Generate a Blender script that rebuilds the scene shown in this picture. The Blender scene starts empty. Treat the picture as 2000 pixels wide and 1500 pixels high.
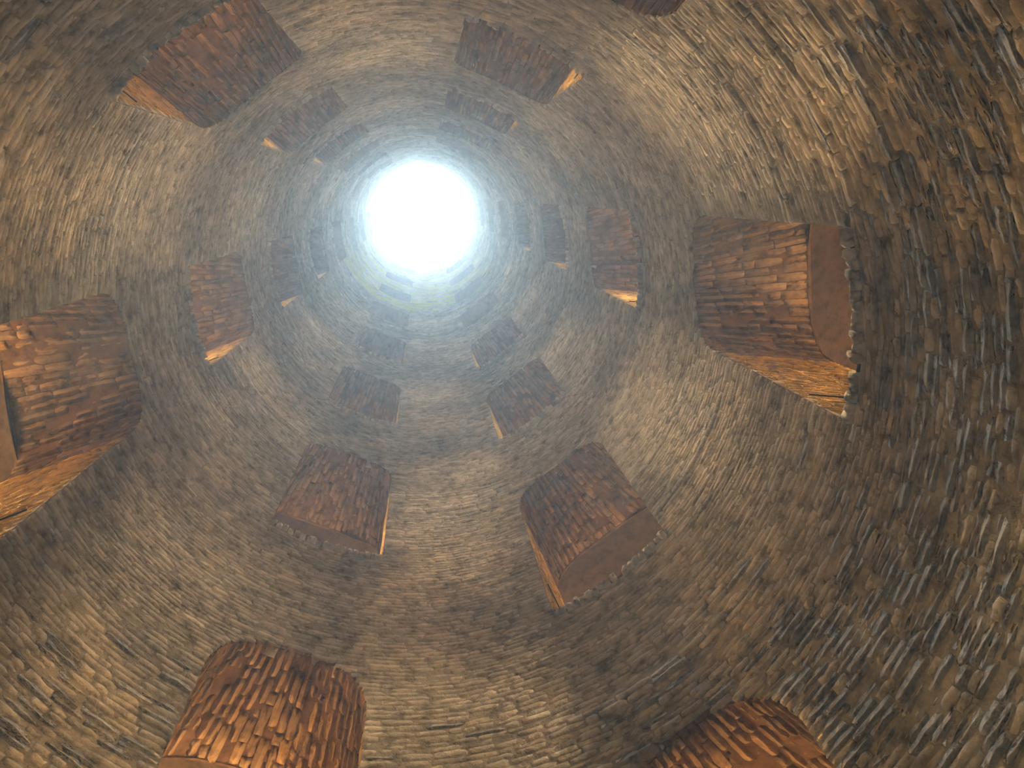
import bpy, math, random
import numpy as np
from mathutils import Matrix, Vector

random.seed(7)
rng = np.random.default_rng(7)
scene = bpy.context.scene
C = scene.collection

# ------------------------------------------------------------------ camera
R = 2.35                                   # radius of the shaft, metres
CAM = (0.15297, -0.95507, 0.0)
ROWS = ((0.9877011, 0.11018599, -0.11093052),
        (-0.13383321, 0.96262606, -0.23545645),
        (0.08084061, 0.24740678, 0.96553337))
FPX = 1518.9
cam_data = bpy.data.cameras.new('camera')
cam_data.sensor_width = 36.0
cam_data.lens = FPX / 2000 * 36
cam_data.clip_start = 0.05
cam = bpy.data.objects.new('camera', cam_data)
C.objects.link(cam)
r0, r1, r2 = [Vector(r) for r in ROWS]
m = Matrix.Identity(4)
for i in range(3):
    m[i][0], m[i][1], m[i][2], m[i][3] = r0[i], -r1[i], -r2[i], CAM[i]
cam.matrix_world = m
scene.camera = cam

# ------------------------------------------------------------------ sky, exposure
SKY = 510.0
world = bpy.data.worlds.new('sky')
scene.world = world
world.use_nodes = True
bg = world.node_tree.nodes['Background']
bg.inputs[0].default_value = (0.74, 0.89, 1.0, 1)
bg.inputs[1].default_value = SKY
scene.view_settings.view_transform = 'Standard'
scene.view_settings.look = 'None'
scene.view_settings.gamma = 1
scene.view_settings.use_curve_mapping = False
scene.view_settings.exposure = 0.33
scene.cycles.diffuse_bounces = 9
scene.cycles.adaptive_threshold = 0.25
scene.cycles.max_bounces = 10
scene.cycles.sample_clamp_indirect = 6.0

LAMP = 860.0                              # watts of each stair lamp
LAMP_COLOR = (1.0, 0.67, 0.32)
VEIL_DENSITY = 0.0165

# ------------------------------------------------------------------ layout
ZTOP, ZBOT = 50.3, -1.7
TH0 = 2.0853247                            # direction of the first window column
HW = 0.22702                               # half angle of a window
H = 4.31508                                # height between windows of one column
T = 1.02                                   # thickness of the shaft wall
RO = R + T
ROUT = 5.7
ZS = (2.4579, 1.0059, -0.3995, 2.2858, 0.8510, -0.3619)
ZSP, RISE, NEXP = 1.95, 0.60, 2.5          # springing, rise and squareness of the arches
FIRST = (0, 0, 1, 0, 1, 1)
COURSE = 0.051

# portal that guides the sky light through the mouth of the well
pl = bpy.data.lights.new('well_mouth_portal', 'AREA')
pl.shape = 'DISK'
pl.size = 2 * R + 0.3
pl.cycles.is_portal = True
po = bpy.data.objects.new('well_mouth_portal', pl)
po.location = (0, 0, ZTOP + 0.1)
C.objects.link(po)


LEDGE = 22.3


def wall_r(z):
    return R - 0.045 if z > LEDGE else R


def ang(c, d=0.0):
    """world angle of column c, d further along (A to B direction)"""
    return TH0 - math.radians(60) * c - d


def pol(th, r, z):
    return (r * math.cos(th), r * math.sin(th), z)


def project(X):
    q = (np.asarray(X) - np.array(CAM)) @ np.array(ROWS).T
    z = np.where(q[:, 2] > 0.05, q[:, 2], np.nan)
    return 1000 + FPX * q[:, 0] / z, 750 + FPX * q[:, 1] / z, q[:, 2]


# ------------------------------------------------------------------ materials
def nodes_of(name):
    mt = bpy.data.materials.new(name)
    mt.use_nodes = True
    nt = mt.node_tree
    out = nt.nodes['Material Output']
    nt.nodes.remove(nt.nodes['Principled BSDF'])
    d = nt.nodes.new('ShaderNodeBsdfDiffuse')
    nt.links.new(d.outputs[0], out.inputs['Surface'])
    return mt, nt, nt.nodes, nt.links, d


def noise(nt, vec, scale, detail=4, rough=0.6):
    n = nt.nodes.new('ShaderNodeTexNoise')
    n.inputs['Scale'].default_value = scale
    n.inputs['Detail'].default_value = detail
    n.inputs['Roughness'].default_value = rough
    nt.links.new(vec, n.inputs['Vector'])
    return n.outputs['Fac']


def ramp(nt, fac, stops):
    r = nt.nodes.new('ShaderNodeValToRGB')
    e = r.color_ramp.elements
    while len(e) < len(stops):
        e.new(0.5)
    for i, (p, col) in enumerate(stops):
        e[i].position = p
        e[i].color = (*col, 1)
    nt.links.new(fac, r.inputs['Fac'])
    return r.outputs['Color']


def math_node(nt, op, a, b=None, clamp=False):
    n = nt.nodes.new('ShaderNodeMath')
    n.operation = op
    n.use_clamp = clamp
    for i, v in enumerate((a, b)):
        if v is None:
            continue
        if isinstance(v, (int, float)):
            n.inputs[i].default_value = v
        else:
            nt.links.new(v, n.inputs[i])
    return n.outputs[0]


def mix(nt, kind, fac, a, b):
    n = nt.nodes.new('ShaderNodeMix')
    n.data_type = 'RGBA'
    n.blend_type = kind
    for s, v in ((n.inputs['Factor'], fac), (n.inputs['A'], a), (n.inputs['B'], b)):
        if isinstance(v, tuple):
            s.default_value = (*v, 1)
        elif isinstance(v, (int, float)):
            s.default_value = v
        else:
            nt.links.new(v, s)
    return n.outputs['Result']


def masonry(name, dark, mid, light, tint_lo, tint_hi, moss=False, bump=0.5):
    mt, nt, N, L, bsdf = nodes_of(name)
    geo = N.new('ShaderNodeNewGeometry')
    pos = geo.outputs['Position']
    big = noise(nt, pos, 0.9, 2, 0.6)
    small = noise(nt, pos, 9.0, 3, 0.65)
    col = ramp(nt, big, ((0.3, dark), (0.5, mid), (0.72, light)))
    att = N.new('ShaderNodeAttribute')
    att.attribute_name = 'tint'
    tcol = ramp(nt, att.outputs['Fac'], ((0.0, tint_lo), (0.5, (1, 1, 1)), (1.0, tint_hi)))
    col = mix(nt, 'MULTIPLY', 1.0, col, tcol)
    scol = ramp(nt, small, ((0.26, (0.42, 0.41, 0.39)), (0.5, (1, 1, 1)), (0.76, (1.35, 1.32, 1.26))))
    col = mix(nt, 'MULTIPLY', 1.0, col, scol)
    if moss:
        # yellow green moss on the side that faces the upper light, high in the shaft
        sep = N.new('ShaderNodeSeparateXYZ')
        L.new(pos, sep.inputs[0])
        band = math_node(nt, 'MULTIPLY',
                         math_node(nt, 'MULTIPLY', math_node(nt, 'SUBTRACT', sep.outputs['Z'], LEDGE - 0.1), 5.0, True),
                         math_node(nt, 'MULTIPLY', math_node(nt, 'SUBTRACT', 43.0, sep.outputs['Z']), 0.05, True), True)
        d = pol(ang(0.25), 1, 0)
        dot = N.new('ShaderNodeVectorMath')
        dot.operation = 'DOT_PRODUCT'
        L.new(pos, dot.inputs[0])
        dot.inputs[1].default_value = (d[0], d[1], 0)
        side = math_node(nt, 'MULTIPLY', math_node(nt, 'SUBTRACT', dot.outputs['Value'], 0.6), 1.0, True)
        mp = N.new('ShaderNodeMapping')
        mp.inputs['Scale'].default_value = (0.9, 0.9, 2.2)
        L.new(pos, mp.inputs[0])
        mn = noise(nt, mp.outputs[0], 1.3, 5, 0.7)
        mn = math_node(nt, 'MULTIPLY', math_node(nt, 'SUBTRACT', mn, 0.41), 9.0, True)
        fac = math_node(nt, 'MULTIPLY', math_node(nt, 'MULTIPLY', band, side), mn, True)
        col = mix(nt, 'MIX', fac, col, (0.60, 0.60, 0.004))
    L.new(col, bsdf.inputs['Color'])
    bsdf.inputs['Roughness'].default_value = 0.85
    b1 = N.new('ShaderNodeBump')
    b1.inputs['Strength'].default_value = bump
    b1.inputs['Distance'].default_value = 0.02
    fine = noise(nt, pos, 34.0, 2, 0.7)
    L.new(math_node(nt, 'ADD', math_node(nt, 'MULTIPLY', small, 1.0), math_node(nt, 'MULTIPLY', fine, 0.6)),
          b1.inputs['Height'])
    L.new(b1.outputs[0], bsdf.inputs['Normal'])
    return mt


WALL_COLS = ((0.31, 0.30, 0.268), (0.475, 0.46, 0.412), (0.60, 0.583, 0.52), (0.72, 0.72, 0.70), (1.28, 1.25, 1.2))
MORTAR_COLS = ((0.22, 0.212, 0.188), (0.335, 0.324, 0.288), (0.44, 0.427, 0.38), (1, 1, 1), (1, 1, 1))
M_WALL = masonry('weathered_tufa_brick', *WALL_COLS, bump=0.9)
M_WALL_MOSS = masonry('mossy_tufa_brick', *WALL_COLS, moss=True, bump=0.9)
M_MORTAR = masonry('old_lime_mortar', *MORTAR_COLS, bump=0.9)
M_MORTAR_MOSS = masonry('mossy_lime_mortar', *MORTAR_COLS, moss=True, bump=0.9)
M_BRICK = masonry('red_brown_brick', (0.165, 0.125, 0.095), (0.23, 0.175, 0.13), (0.305, 0.235, 0.175),
                  (0.72, 0.72, 0.72), (1.45, 1.36, 1.22), bump=0.4)
M_JOINT = masonry('brown_brick_joint', (0.10, 0.068, 0.048), (0.14, 0.095, 0.068), (0.18, 0.125, 0.09),
                  (1, 1, 1), (1, 1, 1), bump=0.6)
M_JAMB = masonry('lamplit_jamb_brick', (0.52, 0.38, 0.14), (0.70, 0.53, 0.20), (0.82, 0.64, 0.27),  # lamp light on the jambs is put into this bright yellow
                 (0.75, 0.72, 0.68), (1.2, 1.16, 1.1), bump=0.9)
M_SILL = masonry('skylit_worn_sill_brick', (0.46, 0.435, 0.385), (0.60, 0.57, 0.51), (0.72, 0.69, 0.63),  # tone raised to carry the skylight along the sill edges
                 (0.6, 0.6, 0.6), (1.25, 1.25, 1.2), bump=0.7)
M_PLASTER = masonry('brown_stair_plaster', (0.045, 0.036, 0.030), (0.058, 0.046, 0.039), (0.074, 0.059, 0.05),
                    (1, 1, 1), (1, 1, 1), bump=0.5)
M_STEP = masonry('stair_paving', (0.18, 0.15, 0.12), (0.23, 0.19, 0.15), (0.27, 0.23, 0.18),
                 (1, 1, 1), (1, 1, 1), bump=0.4)
mt, nt, N, L, bsdf = nodes_of('black_cable_sheath')
L.new(ramp(nt, noise(nt, N.new('ShaderNodeNewGeometry').outputs['Position'], 20), ((0.3, (0.01, 0.01, 0.01)), (0.7, (0.025, 0.022, 0.02)))),
      bsdf.inputs['Color'])
bsdf.inputs['Roughness'].default_value = 0.6
M_CABLE = mt


# ------------------------------------------------------------------ mesh helpers
def link_mesh(name, me, parent=None, mat=None):
    if mat is not None and not me.materials:
        me.materials.append(mat)
    o = bpy.data.objects.new(name, me)
    C.objects.link(o)
    if parent is not None:
        o.parent = parent
    return o


def mesh_from(name, verts, quads, tint=None, mat=None):
    """verts (n,3), quads (m,4) or list of faces"""
    me = bpy.data.meshes.new(name)
    v = np.asarray(verts, dtype=np.float32).reshape(-1, 3)
    q = np.asarray(quads, dtype=np.int32).reshape(-1, 4)
    me.vertices.add(len(v))
    me.vertices.foreach_set('co', v.ravel())
    me.loops.add(q.size)
    me.loops.foreach_set('vertex_index', q.ravel())
    me.polygons.add(len(q))
    me.polygons.foreach_set('loop_start', np.arange(len(q), dtype=np.int32) * 4)
    if tint is not None:
        a = me.attributes.new('tint', 'FLOAT', 'POINT')
        a.data.foreach_set('value', np.asarray(tint, dtype=np.float32))
    me.update(calc_edges=True)
    me.validate()
    if mat is not None:
        me.materials.append(mat)
    return me


def moss_slot(me, mat):
    """faces high in the shaft take the mossy material"""
    me.materials.append(mat)
    n = len(me.polygons)
    z = np.empty(len(me.vertices) * 3, dtype=np.float32)
    me.vertices.foreach_get('co', z)
    first = np.empty(len(me.loops), dtype=np.int32)
    me.loops.foreach_get('vertex_index', first)
    zz = z[2::3][first[::4]]
    me.polygons.foreach_set('material_index', (zz > 17.0).astype(np.int32))


def structure(o, label, cat):
    o['kind'] = 'structure'
    o['label'] = label
    o['category'] = cat
    return o


def brick_variant(nx, nz, relief, chamfer, depth):
    """worn brick, x = length (-.5 .5), z = height (-.5 .5), front towards -y, back at +depth"""
    xs = np.linspace(-0.5, 0.5, nx)
    zs = np.linspace(-0.5, 0.5, nz)
    V = []
    idx = {}
    for j in range(nz):
        for i in range(nx):
            edge = i in (0, nx - 1) or j in (0, nz - 1)
            corner = i in (0, nx - 1) and j in (0, nz - 1)
            jx = rng.normal(0, 0.025)
            jz = rng.normal(0, 0.05)
            y = rng.normal(0, relief)
            if nx > 2 and edge:
                y += chamfer * rng.uniform(0.3, 1.3)
            if corner:
                y += chamfer * rng.uniform(0, 0.8)
            x, z = xs[i] + jx, zs[j] + jz
            if corner:
                x *= 0.96
                z *= 0.9
            idx[i, j] = len(V)
            V.append((x, y, z))
    F = []
    for j in range(nz - 1):
        for i in range(nx - 1):
            F.append((idx[i, j], idx[i + 1, j], idx[i + 1, j + 1], idx[i, j + 1]))
    ring = [idx[i, 0] for i in range(nx)] + [idx[nx - 1, j] for j in range(1, nz)] + \
           [idx[i, nz - 1] for i in range(nx - 2, -1, -1)] + [idx[0, j] for j in range(nz - 2, 0, -1)]
    base = len(V)
    for k in ring:
        V.append((V[k][0], depth, V[k][2]))
    n = len(ring)
    for k in range(n):
        F.append((ring[k], base + k, base + (k + 1) % n, ring[(k + 1) % n]))
    return np.array(V, dtype=np.float64), np.array(F, dtype=np.int32)


VAR_FINE = [brick_variant(5, 3, 0.003, 0.005, 0.09) for _ in range(14)]
VAR_MID = [brick_variant(3, 3, 0.003, 0.005, 0.08) for _ in range(10)]
VAR_SILL = [brick_variant(3, 3, 0.004, 0.012, 0.22) for _ in range(10)]
for V, F in VAR_SILL:                      # worn, sloping upper edge
    front = V[:9]
    front[:, 1] += np.where(front[:, 2] > 0.25, rng.uniform(0.006, 0.012, 9), np.where(front[:, 2] > -0.25, 0.002, 0.0))
VAR_BOX = [brick_variant(2, 2, 0.003, 0.0, 0.08) for _ in range(6)]
TINTS = [float(t) for t in np.clip(rng.normal(0.5, 0.22, 14), 0, 1)]
_shared = {}


def shared_mesh(kind, variants, k, mat):
    key = (kind, id(variants), k)
    if key not in _shared:
        V, F = variants[k]
        _shared[key] = mesh_from(kind, V, F, np.full(len(V), TINTS[k % 14]), mat)
    return _shared[key]


class Bricks:
    """collects brick placements: matrix columns are length, depth (into the wall) and height"""
    def __init__(self):
        self.items = []                    # (variants, k, 4x4 array)

    def add(self, variants, M):
        self.items.append((variants, random.randrange(len(variants)), M))

    def as_objects(self, name, mat, parent, which=None):
        for n, (vs, k, M) in enumerate(self.items):
            if which is not None and n not in which:
                continue
            o = bpy.data.objects.new(name, shared_mesh(name, vs, k, mat))
            C.objects.link(o)
            o.parent = parent
            o.matrix_world = Matrix(M.tolist())

    def as_stuff(self, name, mat, parent, skip=()):
        VV, FF, TT = [], [], []
        off = 0
        for n, (vs, k, M) in enumerate(self.items):
            if n in skip:
                continue
            V, F = vs[k]
            W = V @ M[:3, :3].T + M[:3, 3]
            VV.append(W)
            FF.append(F + off)
            TT.append(np.full(len(V), min(1, max(0, random.gauss(0.5, 0.22)))))
            off += len(V)
        if not VV:
            return None
        me = mesh_from(name, np.concatenate(VV), np.concatenate(FF), np.concatenate(TT), mat)
        o = link_mesh(name, me, parent)
        o['kind'] = 'stuff'
        return o


def frame(x, y, z, loc, sx=1.0, sz=1.0):
    M = np.eye(4)
    M[:3, 0] = np.asarray(x) * sx
    M[:3, 1] = np.asarray(y)
    M[:3, 2] = np.asarray(z) * sz
    M[:3, 3] = loc
    return M


# ------------------------------------------------------------------ window list
WINDOWS = []                               # (column, level, sill height)
for c in range(6):
    n = FIRST[c]
    while ZS[c] + n * H + 2.75 < ZTOP - 0.2:
        WINDOWS.append((c, n, ZS[c] + n * H))
        n += 1


def arch_x(dz):
    """half angle of an opening dz above its sill (None above the crown)"""
    if dz <= ZSP:
        return HW
    u = (dz - ZSP) / RISE
    if u >= 1:
        return None
    return HW * (1 - u ** NEXP) ** (1 / NEXP)


def arch_top(d):
    """height of the arch above the sill at angle d from the window's middle"""
    u = min(1.0, abs(d) / HW)
    return ZSP + RISE * (1 - u ** NEXP) ** (1 / NEXP)


RING = 0.085                               # height of the arch ring on the face


def openings(z, grow=0.0):
    """angular intervals (theta from the first column) cut out of the shaft wall at height z"""
    out = []
    for c, n, zs in WINDOWS:
        dz = z - zs
        if dz < -0.105 or dz > ZSP + RISE + RING:
            continue
        a = HW
        if dz > ZSP:
            u = (dz - ZSP) / (RISE + RING * grow)
            if u >= 1:
                continue
            a = (HW + RING * grow / R * 0.6) * (1 - u ** NEXP) ** (1 / NEXP)
        out.append((math.radians(60) * c - a, math.radians(60) * c + a))
    out.sort()
    return out


def arcs(z, grow):
    op = openings(z, grow)
    if not op:
        return [(0.3, 0.3 + 2 * math.pi)]
    res = []
    for i, (a, b) in enumerate(op):
        nxt = op[(i + 1) % len(op)][0] + (2 * math.pi if i == len(op) - 1 else 0)
        res.append((b, nxt))
    return res


# ------------------------------------------------------------------ shaft wall
courses = []                               # (z0, z1)
z = ZBOT
while z < 17.0:
    h = COURSE * random.uniform(0.86, 1.16)
    courses.append((z, z + h))
    z += h
while z < ZTOP:
    h = 0.115 * random.uniform(0.85, 1.15)
    courses.append((z, z + h))
    z += h

VV, FF = [], []
for z0, z1 in courses:
    zm = (z0 + z1) / 2
    for a, b in arcs(z0 + 0.002, 0.15):
        k = max(1, int((b - a) / 0.09))
        t = np.linspace(a, b, k + 1)
        base = len(VV)
        for tt in t:
            VV.append(pol(TH0 - tt, wall_r(z0) + 0.010, z0))
            VV.append(pol(TH0 - tt, wall_r(z0) + 0.010, z1))
        for i in range(k):
            FF.append((base + 2 * i, base + 2 * i + 2, base + 2 * i + 3, base + 2 * i + 1))
wall = link_mesh('wall_shaft', mesh_from('wall_shaft', VV, FF, np.full(len(VV), 0.5), M_MORTAR))
moss_slot(wall.data, M_MORTAR_MOSS)
structure(wall, 'round brick wall of the deep well shaft around the openings', 'wall')

# runs of courses that stand proud or sit back, as weathered masonry does
runs = []
for zz in np.arange(ZBOT, ZTOP, 0.05):
    for _ in range(2 if zz > 8 else 1):
        if random.random() < 0.55:
            w = random.uniform(0.25, 1.6)
            a = random.uniform(0, 2 * math.pi)
            d = random.choice((1, 1, -1)) * random.uniform(0.008, 0.02 + 0.02 * min(1, max(0, (zz - 6) / 20)))
            runs.append((zz, a, w, d))
run_index = {}
for r in runs:
    run_index.setdefault(int(r[0] * 10), []).append(r)


def proud(zm, th):
    s = 0.0
    key = int(zm * 10)
    for kk in (key - 1, key, key + 1):
        for zz, a, w, d in run_index.get(kk, ()):
            if abs(zz - zm) < 0.06:
                dd = (th - a + math.pi) % (2 * math.pi) - math.pi
                if abs(dd) < w / 2:
                    s += d
    return max(-0.003, min(0.014 if zm < 9 else 0.03, s))


def lean_of(zm, th):
    # how far the face of this stretch of course leans back
    k = int(zm / 0.055) * 7919 + int(th * 3.1 + zm * 37.0) * 104729
    f = math.sin(k * 12.9898) * 43758.5453
    f -= math.floor(f)
    return (-0.035 + 0.46 * f ** 5) * (0.4 if zm < 7 else 1.0)


wall_bricks = Bricks()
for z0, z1 in courses:
    zm = (z0 + z1) / 2
    fine = zm < 17
    for a, b in arcs(z0 + 0.004, 0.06):
        s = a * R
        end = b * R
        while s < end - 0.02:
            if fine:
                ln = random.choice((0.1, 0.17, 0.21, 0.23)) * random.uniform(0.85, 1.15)
            else:
                ln = random.uniform(0.3, 0.55)
            if end - s - ln < 0.08:
                ln = end - s
            th = TH0 - (s + ln / 2) / R
            if fine and random.random() < 0.013:      # a lost brick
                s += ln
                continue
            p = proud(zm, (s + ln / 2) / R) + random.gauss(0, 0.003)
            if abs(zm - LEDGE - 0.06) < 0.06:
                p += 0.02
            e_r = np.array((math.cos(th), math.sin(th), 0))
            e_t = np.array((math.sin(th), -math.cos(th), 0))
            tilt = random.gauss(0, 0.02)
            x = e_t + np.array((0, 0, tilt))
            hh = (z1 - z0) - 0.008 + random.gauss(0, 0.003)
            loc = e_r * (wall_r(z0) - p) + np.array((0, 0, zm + random.gauss(0, 0.003)))
            vs = VAR_FINE if zm < 9.5 else (VAR_MID if fine else VAR_BOX)
            lean = lean_of(zm, (s + ln / 2) / R) + random.gauss(0, 0.04)
            up = np.array((0, 0, 1)) + e_r * lean
            back = e_r - np.array((0, 0, 1)) * lean
            wall_bricks.add(vs, frame(x, back, up, loc, ln - random.uniform(0.006, 0.014), hh))
            s += ln

P = np.array([it[2][:3, 3] for it in wall_bricks.items])
px, py, dep = project(P)
size = np.array([np.linalg.norm(it[2][:3, 0]) * np.linalg.norm(it[2][:3, 2]) for it in wall_bricks.items])
dist2 = ((P - np.array(CAM)) ** 2).sum(1)
view = (P - np.array(CAM)) / np.sqrt(dist2)[:, None]
er = P.copy()
er[:, 2] = 0
er /= np.linalg.norm(er, axis=1)[:, None]
area = size / dist2 * np.abs((view * er).sum(1))
ok = (dep > 0.1) & (px > 15) & (px < 1985) & (py > 15) & (py < 1485)
area = np.where(ok, area, 0)
biggest = set(int(i) for i in np.argsort(-area)[:300])
wall_bricks.as_objects('brick', M_WALL, wall, biggest)
moss_slot(wall_bricks.as_stuff('brick_courses', M_WALL, wall, biggest).data, M_WALL_MOSS)

# ------------------------------------------------------------------ windows
COLS = ('just left of bottom centre', 'right of bottom centre', 'on the right side',
        'at the upper right', 'at the upper left', 'on the left side')
ORD = ('lowest', 'second up', 'third up', 'fourth up', 'fifth up', 'sixth up', 'seventh up',
       'eighth up', 'ninth up', 'tenth up', 'eleventh up', 'twelfth up')


def arch_points(n):
    """n+1 points along the arch as (fraction of the half angle, height), evenly spaced"""
    t = np.linspace(0, math.pi, 400)
    x = -np.sign(np.cos(t)) * np.abs(np.cos(t)) ** (2 / NEXP)
    zz = ZSP + RISE * np.abs(np.sin(t)) ** (2 / NEXP)
    d = np.hypot(np.diff(x) * (R + 0.5) * HW, np.diff(zz))
    s = np.concatenate(([0], np.cumsum(d)))
    u = np.linspace(0, s[-1], n + 1)
    return np.interp(u, s, x), np.interp(u, s, zz)


def build_window(num, c, n, zs):
    th_c = ang(c)
    off = 0.008
    # backing of the reveal: sill slab, two jambs, vault
    V, Fq = [], []

    def quad(a, b, cc, d):
        k = len(V)
        V.extend((a, b, cc, d))
        Fq.append((k, k + 1, k + 2, k + 3))

    zb = zs - 0.10 if True else zs
    A = HW + off / R
    rr = np.linspace(R + 0.012, RO + 0.03, 4)
    for i in range(3):
        for j in range(6):
            d0, d1 = -A + 2 * A * j / 6, -A + 2 * A * (j + 1) / 6
            quad(pol(th_c - d0, rr[i], zs - 0.03), pol(th_c - d1, rr[i], zs - 0.03),
                 pol(th_c - d1, rr[i + 1], zs - 0.03), pol(th_c - d0, rr[i + 1], zs - 0.03))
    for sgn in (-1, 1):
        for i in range(3):
            quad(pol(th_c - sgn * A, rr[i], zb), pol(th_c - sgn * A, rr[i + 1], zb),
                 pol(th_c - sgn * A, rr[i + 1], zs + ZSP), pol(th_c - sgn * A, rr[i], zs + ZSP))
    ax, az = arch_points(28)
    for k in range(28):
        for i in range(3):
            a0, a1 = ax[k] * A, ax[k + 1] * A
            s0 = off * (az[k] - ZSP) / RISE
            s1 = off * (az[k + 1] - ZSP) / RISE
            quad(pol(th_c - a0, rr[i], zs + az[k] + s0), pol(th_c - a1, rr[i], zs + az[k + 1] + s1),
                 pol(th_c - a1, rr[i + 1], zs + az[k + 1] + s1), pol(th_c - a0, rr[i + 1], zs + az[k] + s0))
    w = link_mesh('window_%d' % num, mesh_from('window', V, Fq, np.full(len(V), 0.5),
                                               M_JOINT if zs < 14 else M_BRICK))
    lv = n - FIRST[c]
    structure(w, 'arched brick window opening, %s in the column %s' % (ORD[lv], COLS[c]), 'window')
    near = zs < 7.6
    built = zs < 17
    if built:
        vs = VAR_FINE if near else VAR_MID
        # vault bricks: long side runs into the wall
        so = Bricks()
        nc = 30
        ax, az = arch_points(nc)
        for k in range(nc):
            am, zm = (ax[k] + ax[k + 1]) / 2, (az[k] + az[k + 1]) / 2
            s = R + 0.006 + random.uniform(0, 0.006)
            first = True
            while s < RO - 0.02:
                ln = random.choice((0.12, 0.2, 0.24, 0.26)) * random.uniform(0.9, 1.12)
                if first:
                    ln *= random.uniform(0.55, 1)
                    first = False
                if RO - s - ln < 0.09:
                    ln = RO - s
                r = s + ln / 2
                th = th_c - am * HW
                e_rad = np.array((math.cos(th), math.sin(th), 0))
                e_tan = np.array((math.sin(th), -math.cos(th), 0))
                dx = (ax[k + 1] - ax[k]) * HW * r
                dz = az[k + 1] - az[k]
                wd = math.hypot(dx, dz)
                e_w = e_tan * dx / wd + np.array((0, 0, dz / wd))
                nrm = -e_tan * dz / wd + np.array((0, 0, dx / wd))      # out of the opening, into the masonry
                loc = e_rad * r + np.array((0, 0, zs + zm)) + nrm * random.gauss(0, 0.006)
                if random.random() > 0.012:
                    so.add(vs, frame(e_rad, nrm, e_w, loc, ln - 0.008, wd - 0.007))
                s += ln
        if near:
            so.as_objects('vault_brick', M_BRICK, w)
        else:
            so.as_stuff('vault_bricks', M_BRICK, w)
        # jamb bricks in level courses
        for sgn in (-1, 1):
            jb = Bricks()
            th = th_c - sgn * HW
            e_rad = np.array((math.cos(th), math.sin(th), 0))
            e_tan = np.array((math.sin(th), -math.cos(th), 0)) * sgn
            zc = -0.03
            while zc < ZSP - 0.02:
                h = COURSE * random.uniform(0.9, 1.1)
                if ZSP - zc - h < 0.03:
                    h = ZSP - zc
                s = R + 0.04 + random.uniform(0, 0.012)
                first = True
                while s < RO - 0.02:
                    ln = random.choice((0.13, 0.24, 0.26)) * random.uniform(0.9, 1.1)
                    if first:
                        ln *= random.uniform(0.5, 1)
                        first = False
                    if RO - s - ln < 0.09:
                        ln = RO - s
                    loc = e_rad * (s + ln / 2) + np.array((0, 0, zs + zc + h / 2)) + e_tan * random.gauss(0, 0.004)
                    jb.add(vs, frame(e_rad, e_tan, (0, 0, 1), loc, ln - 0.007, h - 0.007))
                    s += ln
                zc += h
            seen = {0: 1, 1: -1, 2: -1, 3: -1, 4: 1, 5: 1}[c] == sgn
            if seen and zs < 6:
                jb.as_objects('jamb_brick', M_JAMB, w)
            else:
                jb.as_stuff('jamb_bricks', M_JAMB, w)
        if near or zs < 9:
            # dark cable that runs along the jamb into the stairs
            sgn = {0: 1, 1: -1, 2: -1, 3: -1, 4: 1, 5: 1}[c]
            V, Fq = [], []
            for i in range(9):
                f = i / 8
                th = th_c - sgn * (HW - 0.012)
                cx, cy, cz = pol(th, R + 0.03 + f * (T - 0.03), zs + 0.47 - 0.02 * math.sin(f * 3))
                for q in range(6):
                    a = q / 6 * 2 * math.pi
                    V.append((cx + 0.005 * math.cos(a) * math.sin(th), cy - 0.005 * math.cos(a) * math.cos(th),
                              cz + 0.005 * math.sin(a)))
            for i in range(8):
                for q in range(6):
                    Fq.append((i * 6 + q, i * 6 + (q + 1) % 6, i * 6 + 6 + (q + 1) % 6, i * 6 + 6 + q))
            link_mesh('cable', mesh_from('cable', V, Fq, None, M_CABLE), w)
    # sill: bricks on edge, their worn ends make the ragged front edge
    sb = Bricks()
    cnt = 19 if zs < 26 else 7
    for k in range(cnt):
        d = -HW + 2 * HW * (k + 0.5) / cnt
        th = th_c - d + random.gauss(0, 0.0015)
        e_rad = np.array((math.cos(th), math.sin(th), 0))
        e_tan = np.array((math.sin(th), -math.cos(th), 0))
        wd = 2 * HW * R / cnt
        pr = random.uniform(0.028, 0.044)
        if zs < 26 and random.random() < 0.05:
            pr = -0.03
        zt = random.gauss(0.006, 0.009)
        ln_ = random.uniform(0.02, 0.14)
        sb.add(VAR_SILL, frame(e_tan, e_rad, np.array((0, 0, 1)) + e_rad * ln_, e_rad * (R - pr) + np.array((0, 0, zs - 0.05 + zt)),
                              wd * random.uniform(0.88, 1.04), random.uniform(0.075, 0.1)))
    if zs < 9.2:
        sb.as_objects('sill_brick', M_SILL, w)
    else:
        sb.as_stuff('sill_bricks', M_SILL, w)
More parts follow.
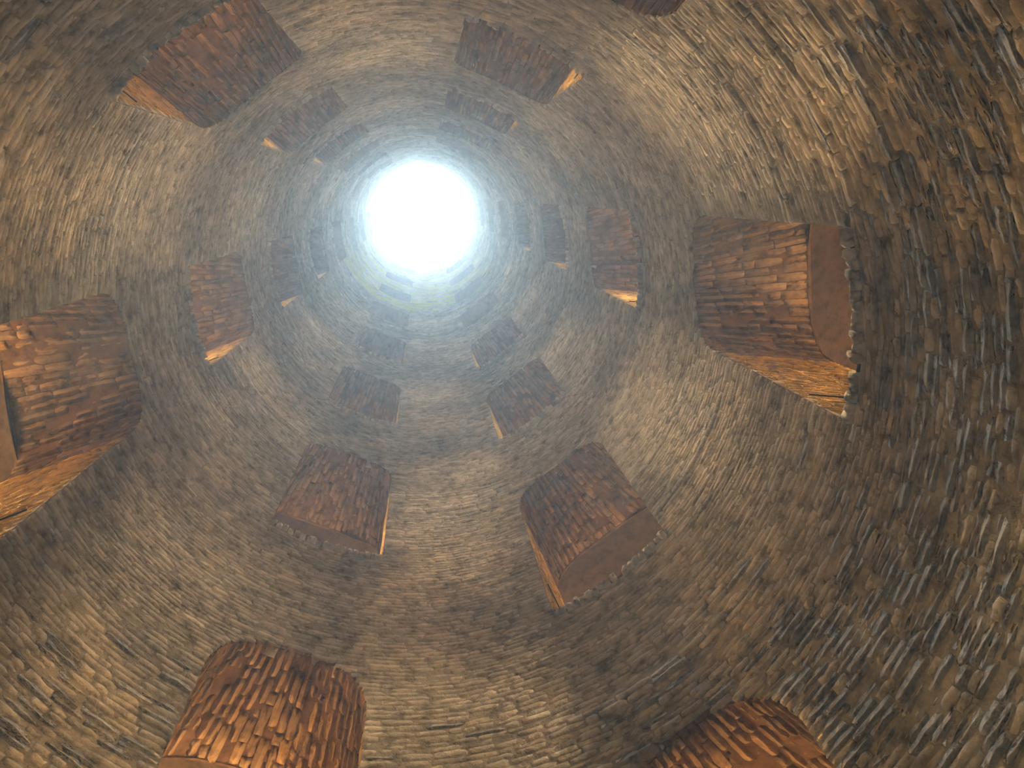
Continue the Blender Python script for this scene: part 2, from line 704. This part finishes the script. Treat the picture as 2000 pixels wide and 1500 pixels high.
    # lamps on the outer wall of the stairs on either side of the window, shielded on top
    if zs < 22:
        for sgn in (-1, 1):
            li = bpy.data.lights.new('stair_lamp', 'SPOT')
            own = {(4, 1, 1): 0.45, (1, 1, -1): 0.5, (0, 0, 1): 0.3, (3, 0, -1): 0.25, (1, 1, 1): 1.35,
                   (4, 1, -1): 1.2, (1, 0, 1): 1.9}.get((c, n, sgn), 1.0)
            li.energy = LAMP * own * (1.0 if zs < 9 else 0.6 if zs < 14 else 0.3)
            li.color = LAMP_COLOR
            li.spot_size = math.radians(178)
            li.spot_blend = 0.3
            li.shadow_soft_size = 0.09
            lo = bpy.data.objects.new('stair_lamp', li)
            lo.location = pol(th_c + sgn * math.radians(20) + random.gauss(0, 0.02), 4.65, zs + 1.85)
            C.objects.link(lo)
            if zs < 9:                     # added fill that brightens the brick vaults, strongest at the lowest windows
                gl = bpy.data.lights.new('vault_fill', 'POINT')
                gl.energy = LAMP * {(0, 0): 0.42, (1, 0): 0.5, (5, 1): 0.2, (2, 1): 0.13, (1, 1): 0.06, (0, 1): 0.06}.get((c, n), 0.05)
                gl.color = (1.0, 0.52, 0.15)
                gl.shadow_soft_size = 0.09
                go = bpy.data.objects.new('vault_fill', gl)
                go.location = lo.location
                C.objects.link(go)


for num, (c, n, zs) in enumerate(WINDOWS, 1):
    build_window(num, c, n, zs)

# ------------------------------------------------------------------ double spiral stairs behind the wall
cut = [math.degrees(HW) / 60 * f for f in (-1, -0.97, -0.9, -0.75, -0.5, -0.25, 0, 0.25, 0.5, 0.75, 0.9, 0.97, 1)]
fr = cut + [0.2168 + (1 - 2 * 0.2168) * k / 6 for k in range(1, 6)]
SILL_OF = {(c, n): zs for c, n, zs in WINDOWS}
for hel in (0, 1):
    def floor_z(u):
        return 2.40 - 1.05 + hel * H - H / 3 * u
    us = []
    k = -40
    while k < 10:
        us.extend(k + f for f in fr)
        k += 1
    us = [u for u in us if ZBOT - 3 < floor_z(u) < ZTOP - 3.0]
    Vi, Fi, Vc, Fc, Vf, Ff = [], [], [], [], [], []
    prof = [(RO + (ROUT - RO) * (0.5 - 0.5 * math.cos(math.pi * k / 12)), 0.40 * math.sin(math.pi * k / 12)) for k in range(13)]
    for u0, u1 in zip(us[:-1], us[1:]):
        if u1 - u0 > 0.3:
            continue
        cc = round((u0 + u1) / 2)
        inside = abs((u0 + u1) / 2 - cc) < 0.2168
        zf0, zf1 = floor_z(u0), floor_z(u1)
        zc0, zc1 = zf0 + 3.72, zf1 + 3.72
        t0, t1 = ang(u0), ang(u1)
        parts = [((zf0, zf1), (zc0, zc1))]
        if inside:
            col = cc % 6
            lvl = round((floor_z(cc) + 1.05 - ZS[col]) / H)
            if (col, lvl) in SILL_OF:
                zs = SILL_OF[col, lvl]
                top = [zs + arch_top((u - cc) * math.radians(60)) for u in (u0, u1)]
                parts = [((zf0, zf1), (zs - 0.03, zs - 0.03)), (top, (max(zc0, top[0]), max(zc1, top[1])))]
        for lo_, hi_ in parts:
            k = len(Vi)
            Vi.extend((pol(t0, RO, lo_[0]), pol(t1, RO, lo_[1]), pol(t1, RO, hi_[1]), pol(t0, RO, hi_[0])))
            Fi.append((k, k + 1, k + 2, k + 3))
        k = len(Vc)
        for t, zc in ((t0, zc0), (t1, zc1)):
            for r, dz in prof:
                Vc.append(pol(t, r, zc + dz))
        for q in range(12):
            Fc.append((k + q, k + q + 1, k + 14 + q, k + 13 + q))
        k = len(Vf)
        Vf.extend((pol(t0, RO, zf0), pol(t0, ROUT, zf0), pol(t1, ROUT, zf1), pol(t1, RO, zf1)))
        Ff.append((k, k + 1, k + 2, k + 3))
    nm = ('first', 'second')[hel]
    for name, V, Fq, mat, lab, cat in (
            ('wall_stair_inner_' + nm, Vi, Fi, M_STEP, 'inner wall of the %s spiral stair behind the windows' % nm, 'wall'),
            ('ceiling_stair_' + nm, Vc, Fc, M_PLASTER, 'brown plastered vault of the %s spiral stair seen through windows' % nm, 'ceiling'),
            ('floor_stair_' + nm, Vf, Ff, M_STEP, 'paved ramp of the %s spiral stair behind the windows' % nm, 'floor')):
        structure(link_mesh(name, mesh_from(name, V, Fq, np.full(len(V), 0.5), mat)), lab, cat)

# outer drum, ring added to block sky from the stairs, floor of the well
V, Fq = [], []
for i in range(72):
    a0, a1 = 2 * math.pi * i / 72, 2 * math.pi * (i + 1) / 72
    k = len(V)
    V.extend((pol(a0, ROUT, ZBOT - 4), pol(a1, ROUT, ZBOT - 4), pol(a1, ROUT, ZTOP), pol(a0, ROUT, ZTOP)))
    Fq.append((k, k + 1, k + 2, k + 3))
structure(link_mesh('wall_outer', mesh_from('wall_outer', V, Fq, np.full(len(V), 0.5), M_STEP)),
          'outer wall of the spiral stairs', 'wall')
V, Fq = [], []
for i in range(72):
    a0, a1 = 2 * math.pi * i / 72, 2 * math.pi * (i + 1) / 72
    k = len(V)
    V.extend((pol(a0, R + 0.01, ZTOP), pol(a1, R + 0.01, ZTOP), pol(a1, ROUT + 0.3, ZTOP), pol(a0, ROUT + 0.3, ZTOP),
              pol(a0, R + 0.01, ZTOP + 0.12), pol(a1, R + 0.01, ZTOP + 0.12), pol(a1, ROUT + 0.3, ZTOP + 0.12), pol(a0, ROUT + 0.3, ZTOP + 0.12)))
    Fq.extend(((k, k + 1, k + 2, k + 3), (k + 4, k + 5, k + 6, k + 7), (k, k + 1, k + 5, k + 4), (k + 3, k + 2, k + 6, k + 7)))
structure(link_mesh('sky_cover_1', mesh_from('sky_cover_1', V, Fq, np.full(len(V), 0.5), M_WALL)), 'added sky-blocking kerb around the bright mouth of the well', 'cover')
V, Fq = [], []
for i in range(36):
    a0, a1, a2 = (2 * math.pi * (i + f) / 36 for f in (0, 0.5, 1))
    k = len(V)
    V.extend((pol(0, 0, ZBOT), pol(a0, ROUT, ZBOT - 4) if False else pol(a0, R + 0.05, ZBOT + 0.01), pol(a1, R + 0.05, ZBOT + 0.01), pol(a2, R + 0.05, ZBOT + 0.01)))
    Fq.append((k, k + 1, k + 2, k + 3))
for i in range(36):
    a0, a1 = 2 * math.pi * i / 36, 2 * math.pi * (i + 1) / 36
    k = len(V)
    V.extend((pol(a0, R, ZBOT - 4), pol(a1, R, ZBOT - 4), pol(a1, ROUT, ZBOT - 4), pol(a0, ROUT, ZBOT - 4)))
    Fq.append((k, k + 1, k + 2, k + 3))
    k = len(V)
    V.extend((pol(a0, R + 0.03, ZBOT - 4), pol(a1, R + 0.03, ZBOT - 4), pol(a1, R + 0.03, ZBOT + 0.02), pol(a0, R + 0.03, ZBOT + 0.02)))
    Fq.append((k, k + 1, k + 2, k + 3))
structure(link_mesh('floor', mesh_from('floor', V, Fq, np.full(len(V), 0.5), M_STEP)), 'paved floor at the foot of the well', 'floor')

# ------------------------------------------------------------------ haze added in the shaft to imitate lens glare around the mouth
V, Fq = [], []
K = 48
for i in range(K):
    a = 2 * math.pi * i / K
    V.append(pol(a, R - 0.14, ZBOT + 0.2))
    V.append(pol(a, R - 0.14, ZTOP - 0.5))
for i in range(K):
    j = (i + 1) % K
    Fq.append((2 * i, 2 * j, 2 * j + 1, 2 * i + 1))
me = bpy.data.meshes.new('veil')
me.from_pydata(V, [], Fq + [tuple(range(2 * K - 2, -1, -2)), tuple(range(1, 2 * K, 2))])
hz = link_mesh('veil', me)
mt = bpy.data.materials.new('glare_veil')
mt.use_nodes = True
nt = mt.node_tree
nt.nodes.remove(nt.nodes['Principled BSDF'])
sc = nt.nodes.new('ShaderNodeVolumeScatter')
sc.inputs['Color'].default_value = (0.62, 0.86, 1.0, 1)
sc.inputs['Density'].default_value = VEIL_DENSITY
sc.inputs['Anisotropy'].default_value = 0.5
nt.links.new(sc.outputs[0], nt.nodes['Material Output'].inputs['Volume'])
me.materials.append(mt)
hz['kind'] = 'stuff'
hz['label'] = 'thin bluish haze added in the shaft for the lens glare around the bright mouth'
hz['category'] = 'veil'
